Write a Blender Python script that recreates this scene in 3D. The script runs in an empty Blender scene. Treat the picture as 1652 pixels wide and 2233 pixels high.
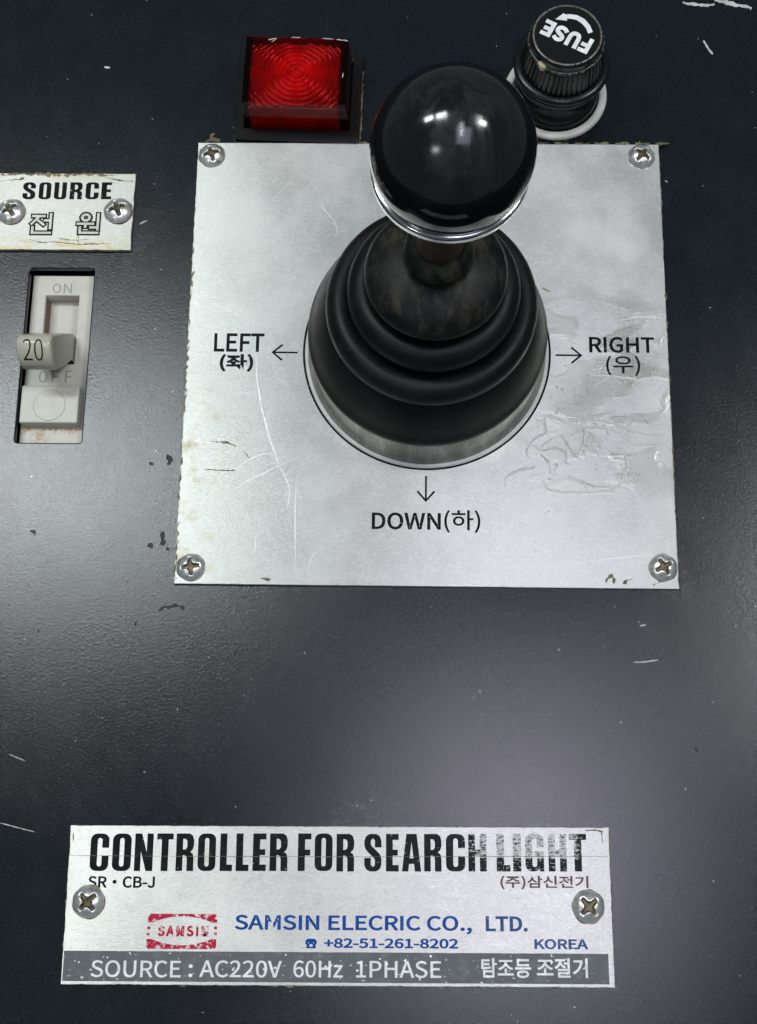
import bpy, bmesh, math, random
from mathutils import Vector, Matrix
from mathutils import noise as mn
random.seed(7)
S = 0.001                      # everything below is written in millimetres
sc = bpy.context.scene
COL = sc.collection

# ---------------------------------------------------------------- camera
cam_d = bpy.data.cameras.new('camera'); cam = bpy.data.objects.new('camera', cam_d); COL.objects.link(cam)
cam_d.sensor_fit = 'HORIZONTAL'; cam_d.sensor_width = 36.0; cam_d.lens = 36*2800/1652
cam_d.clip_start = 0.01; cam_d.clip_end = 50
CX = Vector((0.99977628, 0.01415217, -0.01571952)); CY = Vector((-0.00969213, 0.967093, 0.25423847)); CZ = Vector((0.01880026, -0.25402924, 0.9670138))
CP = Vector((-7.495, -159.349, 401.125))
mw = Matrix((CX, CY, CZ)).transposed().to_4x4(); mw.translation = CP*S
cam.matrix_world = mw
sc.camera = cam

# ---------------------------------------------------------------- world + lamps
w = bpy.data.worlds.new('World'); sc.world = w; w.use_nodes = True
bg = w.node_tree.nodes['Background']; bg.inputs[0].default_value = (0.74, 0.90, 1.0, 1); bg.inputs[1].default_value = 0.20
sc.view_settings.view_transform = 'Standard'; sc.view_settings.look = 'None'
sc.view_settings.exposure = 0.0; sc.view_settings.gamma = 1.0
def lamp(name, target, d, dist, sx, sy, power, col):
    L = bpy.data.lights.new(name, 'AREA'); L.shape = 'RECTANGLE'; L.size = sx; L.size_y = sy; L.energy = power; L.color = col
    o = bpy.data.objects.new(name, L); COL.objects.link(o)
    t = Vector(target)*S; dv = Vector(d).normalized(); p = t+dv*dist
    o.location = p
    z = dv; x = Vector((1, 0, 0)); x = (x-z*x.dot(z)).normalized(); y = z.cross(x)
    m = Matrix((x, y, z)).transposed().to_4x4(); m.translation = p; o.matrix_world = m
    return o
# overhead lamps, seen mirrored in the knob and glowing on the satin panel
lamp('left_light', (-112, -46, 0), (-0.26, 0.28, 0.94), 2.0, 0.42, 0.24, 10.5, (0.92, 0.99, 1.0))  # a lamp, source of the glow at the panel's left
lamp('tube_light', (27, -130, 0), (0.080, 0.00, 1.0), 1.9, 0.025, 0.55, 3.0, (0.98, 0.95, 1.0))
lamp('overhead_light', (30, -150, 0), (80, -6, 800), 0.804, 0.23, 0.27, 0.70, (0.78, 0.74, 1.0))  # added close above the panel, sized to shape the violet glow
lamp('overhead_light', (134, -66, 0), (0.40, 0.21, 0.93), 2.0, 0.26, 0.40, 3.0, (0.90, 0.98, 1.0))
lamp('overhead_light', (3, 2, 127), (0.55, 0.13, 0.85), 2.0, 0.30, 0.18, 11.0, (1, 1, .98))
lamp('overhead_light', (3, 2, 127), (-0.48, -0.46, 0.80), 2.0, 0.26, 0.16, 2.4, (1, 1, 1))
lamp('overhead_light', (3, 2, 127), (-0.62, 0.27, 0.87), 1.8, 0.32, 0.18, 7.0, (1, 1, 1))

# ---------------------------------------------------------------- node helpers
class NT:
    def __init__(s, name):
        s.m = bpy.data.materials.new(name); s.m.use_nodes = True; s.t = s.m.node_tree; s.n = s.t.nodes
        s.b = s.n['Principled BSDF']; s.out = s.n['Material Output']
        g = s.n.new('ShaderNodeNewGeometry'); v = s.n.new('ShaderNodeVectorMath'); v.operation = 'SCALE'; v.inputs['Scale'].default_value = 1000
        s.t.links.new(g.outputs['Position'], v.inputs[0]); s.pos = v.outputs[0]
    def L(s, a, b): s.t.links.new(a, b)
    def put(s, sock, v):
        if isinstance(v, bpy.types.NodeSocket): s.L(v, sock)
        elif isinstance(v, tuple) and len(v) == 3 and sock.type == 'RGBA': sock.default_value = (*v, 1)
        else: sock.default_value = v
    def map(s, sx=1, sy=1, sz=1, off=(0, 0, 0), rz=0):
        m = s.n.new('ShaderNodeMapping'); s.L(s.pos, m.inputs[0]); m.inputs['Location'].default_value = off
        m.inputs['Rotation'].default_value = (0, 0, rz); m.inputs['Scale'].default_value = (sx, sy, sz); return m.outputs[0]
    def noise(s, scale, vec=None, detail=4, rough=.55, dist=0):
        n = s.n.new('ShaderNodeTexNoise'); s.L(vec or s.pos, n.inputs['Vector']); n.inputs['Scale'].default_value = scale
        n.inputs['Detail'].default_value = detail; n.inputs['Roughness'].default_value = rough; n.inputs['Distortion'].default_value = dist
        return n.outputs[0]
    def ramp(s, f, a, b, lo=0., hi=1., smooth=True):
        r = s.n.new('ShaderNodeMapRange'); s.put(r.inputs['Value'], f); r.interpolation_type = 'SMOOTHSTEP' if smooth else 'LINEAR'
        r.inputs['From Min'].default_value = a; r.inputs['From Max'].default_value = b; r.inputs['To Min'].default_value = lo; r.inputs['To Max'].default_value = hi
        return r.outputs[0]
    def mul(s, a, b, op='MULTIPLY'):
        m = s.n.new('ShaderNodeMath'); m.operation = op; s.put(m.inputs[0], a); s.put(m.inputs[1], b); return m.outputs[0]
    def mix(s, f, a, b):
        m = s.n.new('ShaderNodeMix'); m.data_type = 'RGBA'; s.put(m.inputs[0], f); s.put(m.inputs[6], a); s.put(m.inputs[7], b); return m.outputs[2]
    def xyz(s):
        m = s.n.new('ShaderNodeSeparateXYZ'); s.L(s.pos, m.inputs[0]); return m.outputs
    def dist(s, p):
        m = s.n.new('ShaderNodeVectorMath'); m.operation = 'DISTANCE'; s.L(s.pos, m.inputs[0]); m.inputs[1].default_value = p; return m.outputs['Value']
    def bump(s, h, strength, distance=.1, normal=None):
        b = s.n.new('ShaderNodeBump'); s.L(h, b.inputs['Height']); b.inputs['Strength'].default_value = strength; b.inputs['Distance'].default_value = distance*S
        if normal: s.L(normal, b.inputs['Normal'])
        return b.outputs[0]
    def set(s, **k):
        names = dict(col='Base Color', rough='Roughness', metal='Metallic', spec='Specular IOR Level', normal='Normal', coat='Coat Weight', coatr='Coat Roughness',
                     aniso='Anisotropic', anirot='Anisotropic Rotation', tan='Tangent', alpha='Alpha', em='Emission Color', ems='Emission Strength', sss='Subsurface Weight', trans='Transmission Weight', ior='IOR')
        for a, v in k.items(): s.put(s.b.inputs[names[a]], v)
        return s

def m_panel():
    n = NT('satin_black_paint')
    g1 = n.noise(1.2, detail=4, rough=.7); g2 = n.noise(0.022, detail=5, rough=.6); g3 = n.noise(3.0, detail=2)
    v = n.noise(.10, n.map(1, .55, 1, rz=.5), detail=6, rough=.7)
    h = n.mul(g1, n.mul(g3, .35), 'ADD')
    b = n.bump(h, .55, .10)
    dust = n.mul(n.ramp(n.noise(.85, detail=6, rough=.75), .60, .78), n.ramp(g2, .42, .62))
    col = n.mix(n.ramp(v, .35, .75), (.0014, .0036, .0062), (.0028, .0060, .0092))
    col = n.mix(n.mul(dust, .5), col, (.06, .065, .065))
    gr = n.noise(1.7, detail=2, rough=.8); col = n.mix(n.ramp(gr, .54, .72, 0, .55), col, (.030, .034, .040)); col = n.mix(n.ramp(gr, .46, .30, 0, .7), col, (.001, .0016, .0025))
    for p, rad in (((48, 79, 0), 14), ((-40, 80, 0), 22), ((-101, 38, 0), 13), ((-82, -50, 0), 16), ((-60, -80, 0), 14), ((82, -78, 0), 10), ((-20, -152, 0), 16)):
        m = n.mul(n.ramp(n.dist(p), rad, 2), n.ramp(n.noise(.35, n.map(1, 1, 1, off=p), detail=6, rough=.75), .44, .66, 0, .75)); col = n.mix(m, col, (.045, .040, .030))
    r = n.ramp(n.mul(g2, n.mul(v, .6), 'ADD'), .45, 1.15, .15, .20)
    return n.set(col=col, rough=r, spec=.5, normal=b).m
def m_alu(name, base=(.63, .635, .60), yellow=None, film=None, brush=1.0, rough=.36):
    n = NT(name)
    st = n.noise(1.0, n.map(.22, 5.5, 1), detail=3, rough=.6)          # fine rolled grain along x
    pit = n.noise(1.4, n.map(.7, 1.6, 1, rz=.25), detail=5, rough=.7)
    big = n.noise(.035, detail=5, rough=.6)
    h = n.mul(n.mul(st, .6*brush), n.mul(pit, .8), 'ADD')
    b = n.bump(h, .55, .07)
    col = n.mix(n.ramp(big, .35, .68), tuple(c*.88 for c in base), tuple(min(1, c*1.16) for c in base))
    col = n.mix(n.ramp(n.noise(1.5, n.map(.8, 1.5, 1, rz=.2), detail=3, rough=.7), .50, .70, 0, .45), col, tuple(c*.55 for c in base))
    col = n.mix(n.ramp(n.noise(1.25, n.map(.6, 2.2, 1, off=(9, 2, 0)), detail=3, rough=.7), .50, .68, 0, .5), col, tuple(min(1, c*1.3) for c in base))
    rr = n.ramp(big, .3, .7, rough-.05, rough+.06)
    metal = .74
    if yellow:
        f = yellow(n); col = n.mix(f, col, (.50,.43,.20))
        metal = n.mul(.74, n.mul(f, .5), 'SUBTRACT')
    if film:
        f = film(n); col = n.mix(f, col, (.47, .48, .40)); rr = n.mul(rr, n.mul(f, .22), 'SUBTRACT')
        wav = n.noise(.16, n.map(.8, 1.3, 1), detail=3, rough=.5, dist=1.2)
        b = n.bump(n.mul(f, n.mul(wav, 1.5, 'ADD')), .45, .18, b)
    tg = n.n.new('ShaderNodeTangent'); tg.direction_type = 'RADIAL'; tg.axis = 'Y'
    cr = n.n.new('ShaderNodeCombineXYZ'); cr.inputs[1].default_value = 1
    return n.set(col=col, rough=rr, metal=metal, normal=b, aniso=.92, tan=cr.outputs[0], spec=.5).m
def plain(name, col, rough=.5, spec=.5, metal=0., nscale=None, nstr=.3, nd=.1, var=.0, **k):
    n = NT(name); c = col
    if var:
        f = n.ramp(n.noise(.12, detail=6, rough=.65), .3, .7); c = n.mix(f, tuple(x*(1-var) for x in col), tuple(min(1, x*(1+var)) for x in col))
    n.set(col=c, rough=rough, spec=spec, metal=metal, **k)
    if nscale: n.set(normal=n.bump(n.noise(nscale, detail=4), nstr, nd))
    return n.m

M_PANEL = m_panel()
def yel_main(n):
    x = n.xyz()
    e = n.ramp(x[0], -79, -60, 1, 0)
    nz = n.ramp(n.noise(.11, n.map(1, 1.6, 1), detail=6, rough=.7), .50, .72)
    y = n.ramp(x[1], 0, -25, 0, 1)
    return n.mul(n.mul(e, nz), n.mul(y, .85))
def film_main(n):
    nz = n.ramp(n.noise(.07, n.map(.7, 1.3, 1, off=(3, 5, 0)), detail=4, rough=.5, dist=.6), .48, .56)
    x = n.xyz()
    return n.mul(n.mul(nz, n.ramp(x[0], 18, 45, 0, 1)), n.mul(n.ramp(x[1], -55, -40, 0, 1), n.mul(n.ramp(x[1], 30, 5, 0, 1), .45)))
M_PLATE = m_alu('brushed_aluminium', yellow=yel_main, film=film_main)
M_NAME = m_alu('brushed_aluminium_nameplate', base=(.64, .635, .60), brush=1.7, rough=.36)
def yel_src(n):
    x = n.xyz(); nz = n.noise(.16, n.map(.6, 1.8, 1), detail=6, rough=.75, dist=.8)
    e = n.mul(n.ramp(x[1], 43.5, 38.5, 0, 1), n.ramp(x[1], 62.5, 66, 0, .8), 'ADD')
    return n.mul(n.ramp(nz, .42, .62), n.mul(e, .9))
M_SRC = m_alu('stained_aluminium', base=(.48, .475, .44), yellow=yel_src, rough=.42)

def m_print(name, col, holes=.0, hx=None, rough=.35):
    n = NT(name)
    nz = n.noise(.75, n.map(1, 1, 1, rz=.4), detail=6, rough=.75)
    th = n.ramp(nz, .30+holes, .335+holes)      # 0 in the chips
    a = th
    if hx:
        a = n.mul(th, hx(n, nz), 'MINIMUM')
    n.set(col=n.mix(n.ramp(n.noise(.35, detail=5), .45, .75), col, tuple(min(1, c*1.3+.006) for c in col)), rough=rough, spec=.08, alpha=a)
    return n.m
M_INK = m_print('black_print', (.003, .004, .005), .03)
def fade(n, nz):
    x = n.xyz()
    f = n.ramp(x[0], 0, 22, 0, 1)
    back = n.ramp(x[0], 44, 49, 0, .55)
    up = n.ramp(x[1], -161.7, -161.2, .62, 1)
    loss = n.mul(n.mul(f, back, 'SUBTRACT'), up)
    nn = n.noise(.9, n.map(.9, 1.8, 1), detail=6, rough=.8)
    t = n.mul(nn, n.mul(loss, .295), 'SUBTRACT')
    return n.ramp(t, .22, .27, .15, 1)
M_TITLE = m_print('black_title_print', (.006, .008, .009), .02, fade)
M_BLUE = m_print('blue_print', (.004, .060, .26), .0)
M_BLUE2 = m_print('faded_blue_print', (.03, .075, .20), .05)
M_RED = m_print('red_print', (.42, .012, .045), .13)
M_BROWN = m_print('brown_print', (.10, .07, .06), .06)
M_WHITE = m_print('white_print', (.66, .68, .68), .03, rough=.45)
M_CREAM = m_print('cream_print', (.56, .55, .48), .0, rough=.45)
M_BAND = m_print('grey_band_print', (.115, .125, .13), .035, rough=.5)
M_SCRATCH = plain('bare_scratch', (.66, .67, .66), .33, metal=.4, nscale=2, nstr=.4)
M_RES = plain('glue_residue', (.66, .68, .64), .22, spec=.6, nscale=1.2, nstr=.6, coat=.4)
M_CHIP = plain('worn_paint_mark', (.42, .42, .40), .6, nscale=2, var=.3)
M_DARKCHIP = plain('dark_paint_chip', (.012, .016, .019), .5, spec=.3, nscale=1.5, nstr=.5)
M_DIRT = plain('grime', (.17, .14, .08), .8, spec=.2, nscale=1.3, nstr=.8, var=.5)
M_HOLLOW = plain('dark_hollow', (.004, .004, .005), .9, spec=.05)
def m_plastic(name, col, rough=.42, stain=None):
    n = NT(name); c = n.mix(n.ramp(n.noise(.2, detail=6, rough=.7), .35, .7), tuple(x*.9 for x in col), col)
    c = n.mix(n.ramp(n.noise(1.2, detail=5, rough=.7), .62, .72, 0, .35), c, (.30, .27, .2))
    if stain:
        f = stain(n); c = n.mix(f, c, (.30, .17, .05))
    return n.set(col=c, rough=rough, spec=.45, normal=n.bump(n.noise(2.2, detail=4), .25, .06)).m
def st(n):
    d = n.dist((-128.5, -28.2, -4)); nz = n.noise(.6, detail=6, rough=.8)
    a = n.mul(n.ramp(d, 4.5, .5), n.ramp(nz, .42, .6))
    y = n.xyz()[1]; b = n.mul(n.ramp(y, -28, -25.5), n.ramp(n.noise(.9, detail=6), .4, .6)); b = n.mul(b, n.ramp(y, -24.8, -25.4))
    return n.mul(n.mul(a, b, 'MAXIMUM'), .85)
M_WPL = m_plastic('off_white_plastic', (.53, .515, .45), stain=st)
M_HANDLE = m_plastic('cream_plastic', (.43, .42, .33), rough=.22)
M_BROWNWALL = plain('brown_slot_wall', (.16, .10, .07), .7, nscale=1, var=.4)
# rubber of the boot, with dust in the hollow round the neck
def m_rubber():
    n = NT('dusty_black_rubber'); x = n.xyz()
    big = n.noise(.09, detail=6, rough=.65)
    top = n.mul(n.ramp(x[2], 60, 66), n.ramp(n.noise(.16, n.map(1.4, .7, 1, rz=.6), detail=6, rough=.7), .42, .68))
    c = n.mix(n.ramp(big, .38, .7), (.0028, .0036, .0036), (.0065, .0078, .0078))
    c = n.mix(n.mul(top, .6), c, (.060, .052, .036))
    for zz in (37.5, 49.4, 60.6):
        ln = n.mul(n.ramp(x[2], zz-.22, zz-.06), n.ramp(x[2], zz+.22, zz+.06)); ln = n.mul(ln, n.ramp(n.noise(.12, detail=3), .42, .58, .1, .8))
        c = n.mix(ln, c, (.11, .10, .09))
    fine = n.ramp(n.noise(.8, n.map(1, 1, .6, rz=.3), detail=7, rough=.85), .58, .74, 0, .32)
    c = n.mix(fine, c, (.09, .09, .085))
    return n.set(col=c, rough=n.ramp(big, .3, .7, .40, .52), spec=.20, normal=n.bump(n.noise(.9, detail=5, rough=.7), .35, .12)).m
M_RUBBER = m_rubber()
M_NECK = plain('dusty_brown_sleeve', (.045, .030, .018), .7, spec=.25, nscale=.8, nstr=.5, var=.5)
def m_ball():
    n = NT('glossy_black_plastic')
    sm = n.ramp(n.noise(.085, n.map(1.3, .8, 1, rz=.7), detail=6, rough=.68, dist=.8), .44, .62)
    top = n.ramp(n.dist((2, -4, 146)), 22, 5)
    f = n.mul(sm, top)
    sp = n.ramp(n.noise(1.3, detail=5, rough=.8), .70, .76, 0, .5)
    return n.set(col=n.mix(sp, n.mix(f, (.0028, .0030, .0032), (.016, .016, .017)), (.2, .19, .17)), rough=n.mul(.095, n.mul(f, .09), 'ADD'), spec=.5, coat=n.mul(f, .0), normal=n.bump(n.noise(.22, detail=5, rough=.6), .10, .10)).m
M_BALL = m_ball()
M_CHROME = plain('chrome', (.42, .42, .42), .14, metal=1.0, nscale=.5, nstr=.1)
def m_drum():
    n = NT('tarnished_metal_wall'); nz = n.noise(.25, n.map(1, 1, .2), detail=6, rough=.7)
    c = n.mix(n.ramp(nz, .4, .7), (.24, .24, .215), (.40, .40, .37))
    c = n.mix(n.ramp(n.xyz()[2], 2.6, .6, 0, .8), c, (.16, .09, .04))
    return n.set(col=c, rough=.34, metal=.9, normal=n.bump(n.noise(.5, detail=4), .2, .1)).m
M_DRUM = m_drum()
M_WHITERING = plain('white_ring', (.66, .66, .64), .45, nscale=1.1, nstr=.3, var=.12)
def m_screw():
    n = NT('zinc_screw'); c = n.mix(n.ramp(n.noise(.6, detail=6, rough=.7), .48, .70), (.74, .74, .71), (.42, .38, .28))
    return n.set(col=c, rough=.30, metal=.85, normal=n.bump(n.noise(.9, detail=4, rough=.6), .5, .14)).m
M_SCREW = m_screw()
M_RUST = plain('brassy_rust', (.085, .07, .04), .40, metal=.6, nscale=1.4, nstr=.7, var=.5)
M_BLKPL = plain('black_moulded_plastic', (.005, .0055, .006), .26, spec=.28, nscale=1.0, nstr=.25)
def m_cap():
    n = NT('worn_black_cap'); nz = n.noise(.75, detail=6, rough=.8)
    d = n.mul(n.dist((37.0, 90.2, 30.6)), n.mul(nz, 5.0), 'ADD')
    f = n.ramp(d, 4.3, 3.8)
    x = n.xyz(); e = n.mul(n.ramp(x[2], 30.0, 30.5), n.ramp(x[2], 31.4, 31.0)); e = n.mul(e, n.ramp(nz, .46, .56, 0, .6))
    e2 = n.mul(n.mul(n.ramp(x[2], 34.14, 34.2), n.ramp(x[2], 34.42, 34.34)), n.ramp(nz, .40, .5, 0, .8))
    c = n.mix(n.mul(n.mul(e, e2, 'MAXIMUM'), .6), (.0055, .006, .006), (.34, .32, .28)); c = n.mix(f, c, (.62, .50, .32))
    return n.set(col=c, rough=.22, spec=.35, normal=n.bump(n.noise(1.4, detail=4), .3, .1)).m
M_CAP = m_cap()
M_WASHER = plain('white_nylon', (.60, .59, .55), .5, nscale=.9, nstr=.35, var=.15)
def m_red_inner():
    n = NT('red_reflector')
    d = n.dist((-45, 97, 14)); f = n.ramp(d, 22, 2)  # lamp glow put into colour and emission, fading from the centre
    f = n.mul(f, n.ramp(n.xyz()[1], 84.7, 84.3, 0, .6), 'MAXIMUM')  # front face lifted in colour and glow, since little light reaches it
    nz = n.ramp(n.noise(.13, detail=4), .35, .65, .55, 1)
    c = n.mix(n.mul(f, nz), (.08, .001, .004), (.42, .005, .008))
    return n.set(col=c, rough=.10, spec=1.0, em=(1, .012, .014), ems=n.mul(n.mul(f, nz), n.ramp(n.mul(n.mul(d, 6.0, 'SUBTRACT'), 0, 'MAXIMUM'), 0, 3, .12, .04)), normal=n.bump(n.noise(.7, detail=4), .3, .2)).m
M_REDIN = m_red_inner()
def m_red_lens():
    n = NT('clear_red_lens')
    tr = n.n.new('ShaderNodeBsdfTransparent'); tr.inputs[0].default_value = (.93, .20, .22, 1)
    gl = n.n.new('ShaderNodeBsdfGlossy'); gl.inputs['Roughness'].default_value = .12; gl.inputs[0].default_value = (1, .9, .9, 1)
    fr = n.n.new('ShaderNodeFresnel'); fr.inputs[0].default_value = 1.22
    mx = n.n.new('ShaderNodeMixShader'); n.L(n.bump(n.noise(.5, detail=4), .2, .1), gl.inputs['Normal'])
    n.L(fr.outputs[0], mx.inputs[0]); n.L(tr.outputs[0], mx.inputs[1]); n.L(gl.outputs[0], mx.inputs[2]); n.L(mx.outputs[0], n.out.inputs[0])
    return n.m
M_LENS = m_red_lens()

# ---------------------------------------------------------------- mesh helpers
def link(o, parent=None, label=None, cat=None, group=None, kind=None):
    COL.objects.link(o)
    if parent is not None: o.parent = parent
    for k, v in (('label', label), ('category', cat), ('group', group), ('kind', kind)):
        if v: o[k] = v
    return o
def empty(name, loc, label, cat, rz=0):
    o = bpy.data.objects.new(name, None); o.location = Vector(loc)*S; o.rotation_euler = (0, 0, rz); o.empty_display_size = .01
    return link(o, None, label, cat)
def mesh(name, verts, faces, mats, parent=None, smooth=False, loc=(0, 0, 0), rz=0, **k):
    me = bpy.data.meshes.new(name); me.from_pydata([Vector(v)*S for v in verts], [], faces)
    for m in (mats if isinstance(mats, list) else [mats]): me.materials.append(m)
    if smooth:
        for p in me.polygons: p.use_smooth = True
    me.update()
    o = bpy.data.objects.new(name, me); o.location = Vector(loc)*S; o.rotation_euler = (0, 0, rz)
    return link(o, parent, **k)
def from_curve(name, polys, z, mat, parent=None, thick=0., bevel=0., loc=(0, 0, 0), rz=0, jag=0, **k):
    """filled 2D outlines (holes inside outlines) -> one mesh; top face at z"""
    cu = bpy.data.curves.new('tmp', 'CURVE'); cu.dimensions = '2D'; cu.fill_mode = 'BOTH'
    for p in polys:
        sp = cu.splines.new('POLY'); sp.points.add(len(p)-1); sp.use_cyclic_u = True
        for q, (x, y) in zip(sp.points, p): q.co = (x*S, y*S, 0, 1)
    cu.extrude = max(thick/2-bevel, 0)*S; cu.bevel_depth = bevel*S; cu.bevel_resolution = 2 if bevel else 0
    t = bpy.data.objects.new('tmp', cu); COL.objects.link(t)
    bpy.context.view_layer.update()
    me = bpy.data.meshes.new_from_object(t.evaluated_get(bpy.context.evaluated_depsgraph_get()))
    bpy.data.objects.remove(t); bpy.data.curves.remove(cu)
    me.name = name; me.materials.clear(); me.materials.append(mat)
    for v in me.vertices: v.co.z += (z-thick/2)*S
    o = bpy.data.objects.new(name, me); o.location = Vector(loc)*S; o.rotation_euler = (0, 0, rz)
    return link(o, parent, **k)
def rect(x0, y0, x1, y1): return [(x0, y0), (x1, y0), (x1, y1), (x0, y1)]
def rrect(x0, y0, x1, y1, r, n=5, ry=None):
    ry = r if ry is None else ry; o = []
    for cx, cy, a in ((x1-r, y0+ry, -90), (x1-r, y1-ry, 0), (x0+r, y1-ry, 90), (x0+r, y0+ry, 180)):
        for i in range(n+1):
            t = math.radians(a+90*i/n); o.append((cx+r*math.cos(t), cy+ry*math.sin(t)))
    return o
def jagrect(x0, y0, x1, y1, amp, step=1.5, seed=0, amps=None):
    c = [(x0, y0), (x1, y0), (x1, y1), (x0, y1)]; o = []
    for i in range(4):
        a, b = Vector(c[i]), Vector(c[(i+1) % 4]); L = (b-a).length; n = max(2, int(L/step)); nn = Vector((b-a)).normalized(); nn = Vector((nn.y, -nn.x))
        am = amps[i] if amps else amp
        for j in range(n):
            p = a+(b-a)*j/n; o.append(tuple(p-nn*am*abs(mn.noise((p.x*.35, p.y*.35, seed)))*(1 if j else 0)))
    return o
try:                                                            # the plain sans that ships inside Blender
    import os
    SANS = bpy.data.fonts.load(os.path.join(bpy.utils.system_resource('DATAFILES'), 'fonts', 'Noto Sans CJK Regular.woff2'))
except Exception:
    SANS = None
def text(name, body, box, z, mat, parent, bold=0., slant=0., rz=0, spacing=1.0, loc=(0, 0, 0), up=None, keep=True, ref=None, **k):
    cu = bpy.data.curves.new('tmp', 'FONT'); cu.body = body; cu.size = 1.0; cu.offset = bold; cu.space_character = spacing; cu.shear = slant; cu.resolution_u = 4
    if SANS: cu.font = SANS
    t = bpy.data.objects.new('tmp', cu); COL.objects.link(t); bpy.context.view_layer.update()
    me = bpy.data.meshes.new_from_object(t.evaluated_get(bpy.context.evaluated_depsgraph_get()))
    bpy.data.objects.remove(t)
    xs = [v.co.x for v in me.vertices]; ys = [v.co.y for v in me.vertices]; a, b, c, d = min(xs), max(xs), min(ys), max(ys)
    if ref: a, b, c, d = ref
    x0, y0, x1, y1 = box; text.last = (a, b, c, d)
    for v in me.vertices:
        v.co = Vector((x0+(v.co.x-a)/(b-a)*(x1-x0), y0+(v.co.y-c)/(d-c)*(y1-y0), z))*S
    me.materials.clear(); me.materials.append(mat)
    o = bpy.data.objects.new(name, me); o.location = Vector(loc)*S; o.rotation_euler = (0, 0, rz)
    return link(o, parent, **k)
def lathe(prof, n=96, mod=None):
    vs, fs = [], []
    for j, (r, z) in enumerate(prof):
        for i in range(n):
            a = 2*math.pi*i/n; rr = mod(j, i, r, z) if mod else r
            vs.append((rr*math.cos(a), rr*math.sin(a), z))
    for j in range(len(prof)-1):
        for i in range(n):
            a, b = j*n+i, j*n+(i+1) % n; fs.append((a, b, b+n, a+n))
    return vs, fs
def smooth_prof(p, k=4):
    o = []
    for i in range(len(p)-1):
        p0, p1, p2, p3 = p[max(i-1, 0)], p[i], p[i+1], p[min(i+2, len(p)-1)]
        for s_ in range(k):
            t = s_/k; q = []
            for c in (0, 1):
                q.append(.5*((2*p1[c])+(-p0[c]+p2[c])*t+(2*p0[c]-5*p1[c]+4*p2[c]-p3[c])*t*t+(-p0[c]+3*p1[c]-3*p2[c]+p3[c])*t**3))
            o.append((max(q[0], .01), q[1]))
    o.append(p[-1]); return o
def ribbons(name, lines, z, mat, parent, raised=0., jit=.35, blob=False, **k):
    """thin tapering marks; raised > 0 gives them a rounded ridge"""
    vs, fs = [], []; off = Vector((0, 0))
    for wd, pts in lines:
        P = [Vector(p) for p in pts]; R = []
        for i in range(len(P)-1):
            L = (P[i+1]-P[i]).length; n = max(2, int(L/(.6 if raised else .8)))
            for j in range(n): R.append(P[i]+(P[i+1]-P[i])*j/n)
        R.append(P[-1]); m = len(R)
        if m > 4:
            for _ in range(3): R = [R[0]]+[(R[i-1]+R[i]*2+R[i+1])/4 for i in range(1, m-1)]+[R[-1]]
        for i, p in enumerate(R):
            d = (R[min(i+1, m-1)]-R[max(i-1, 0)]).normalized(); nn = Vector((-d.y, d.x))
            t = i/(m-1); tp = (math.sin(math.pi*(t*.9+.05)))**(.35 if not blob else .6)
            jn = mn.noise((p.x*1.3, p.y*1.3, wd*9)); j2 = mn.noise((p.x*1.9, p.y*1.9, wd*5+3))
            h = wd*.5*tp*(1+jn*1.2*jit*2.2); h = max(h, .04)
            c = p+nn*j2*wd*jit
            for q in ((-1, 0), (-.55, .75), (0, 1), (.55, .75), (1, 0)):
                vs.append((c.x+nn.x*h*q[0], c.y+nn.y*h*q[0], z+(raised*q[1]*tp*(1+jn) if raised else 0)))
        b = len(vs)-5*m
        for i in range(m-1):
            for q in range(4):
                a = b+i*5+q; fs.append((a, a+1, a+6, a+5))
    return mesh(name, vs, fs, mat, parent, smooth=bool(raised), **k)
def box(name, x0, y0, z0, x1, y1, z1, mat, parent, bevel=.2, seg=2, inset=0., **k):
    bm = bmesh.new()
    v = [bm.verts.new(p) for p in ((x0, y0, z0), (x1, y0, z0), (x1, y1, z0), (x0, y1, z0), (x0+inset, y0+inset, z1), (x1-inset, y0+inset, z1), (x1-inset, y1-inset, z1), (x0+inset, y1-inset, z1))]
    for f in ((3, 2, 1, 0), (4, 5, 6, 7), (0, 1, 5, 4), (1, 2, 6, 5), (2, 3, 7, 6), (3, 0, 4, 7)): bm.faces.new([v[i] for i in f])
    if bevel: bmesh.ops.bevel(bm, geom=bm.edges[:], offset=bevel, segments=seg, affect='EDGES', profile=.6)
    bmesh.ops.scale(bm, vec=(S, S, S), verts=bm.verts)
    me = bpy.data.meshes.new(name); bm.to_mesh(me); bm.free(); me.materials.append(mat)
    for p in me.polygons: p.use_smooth = False
    return link(bpy.data.objects.new(name, me), parent, **k)

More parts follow.
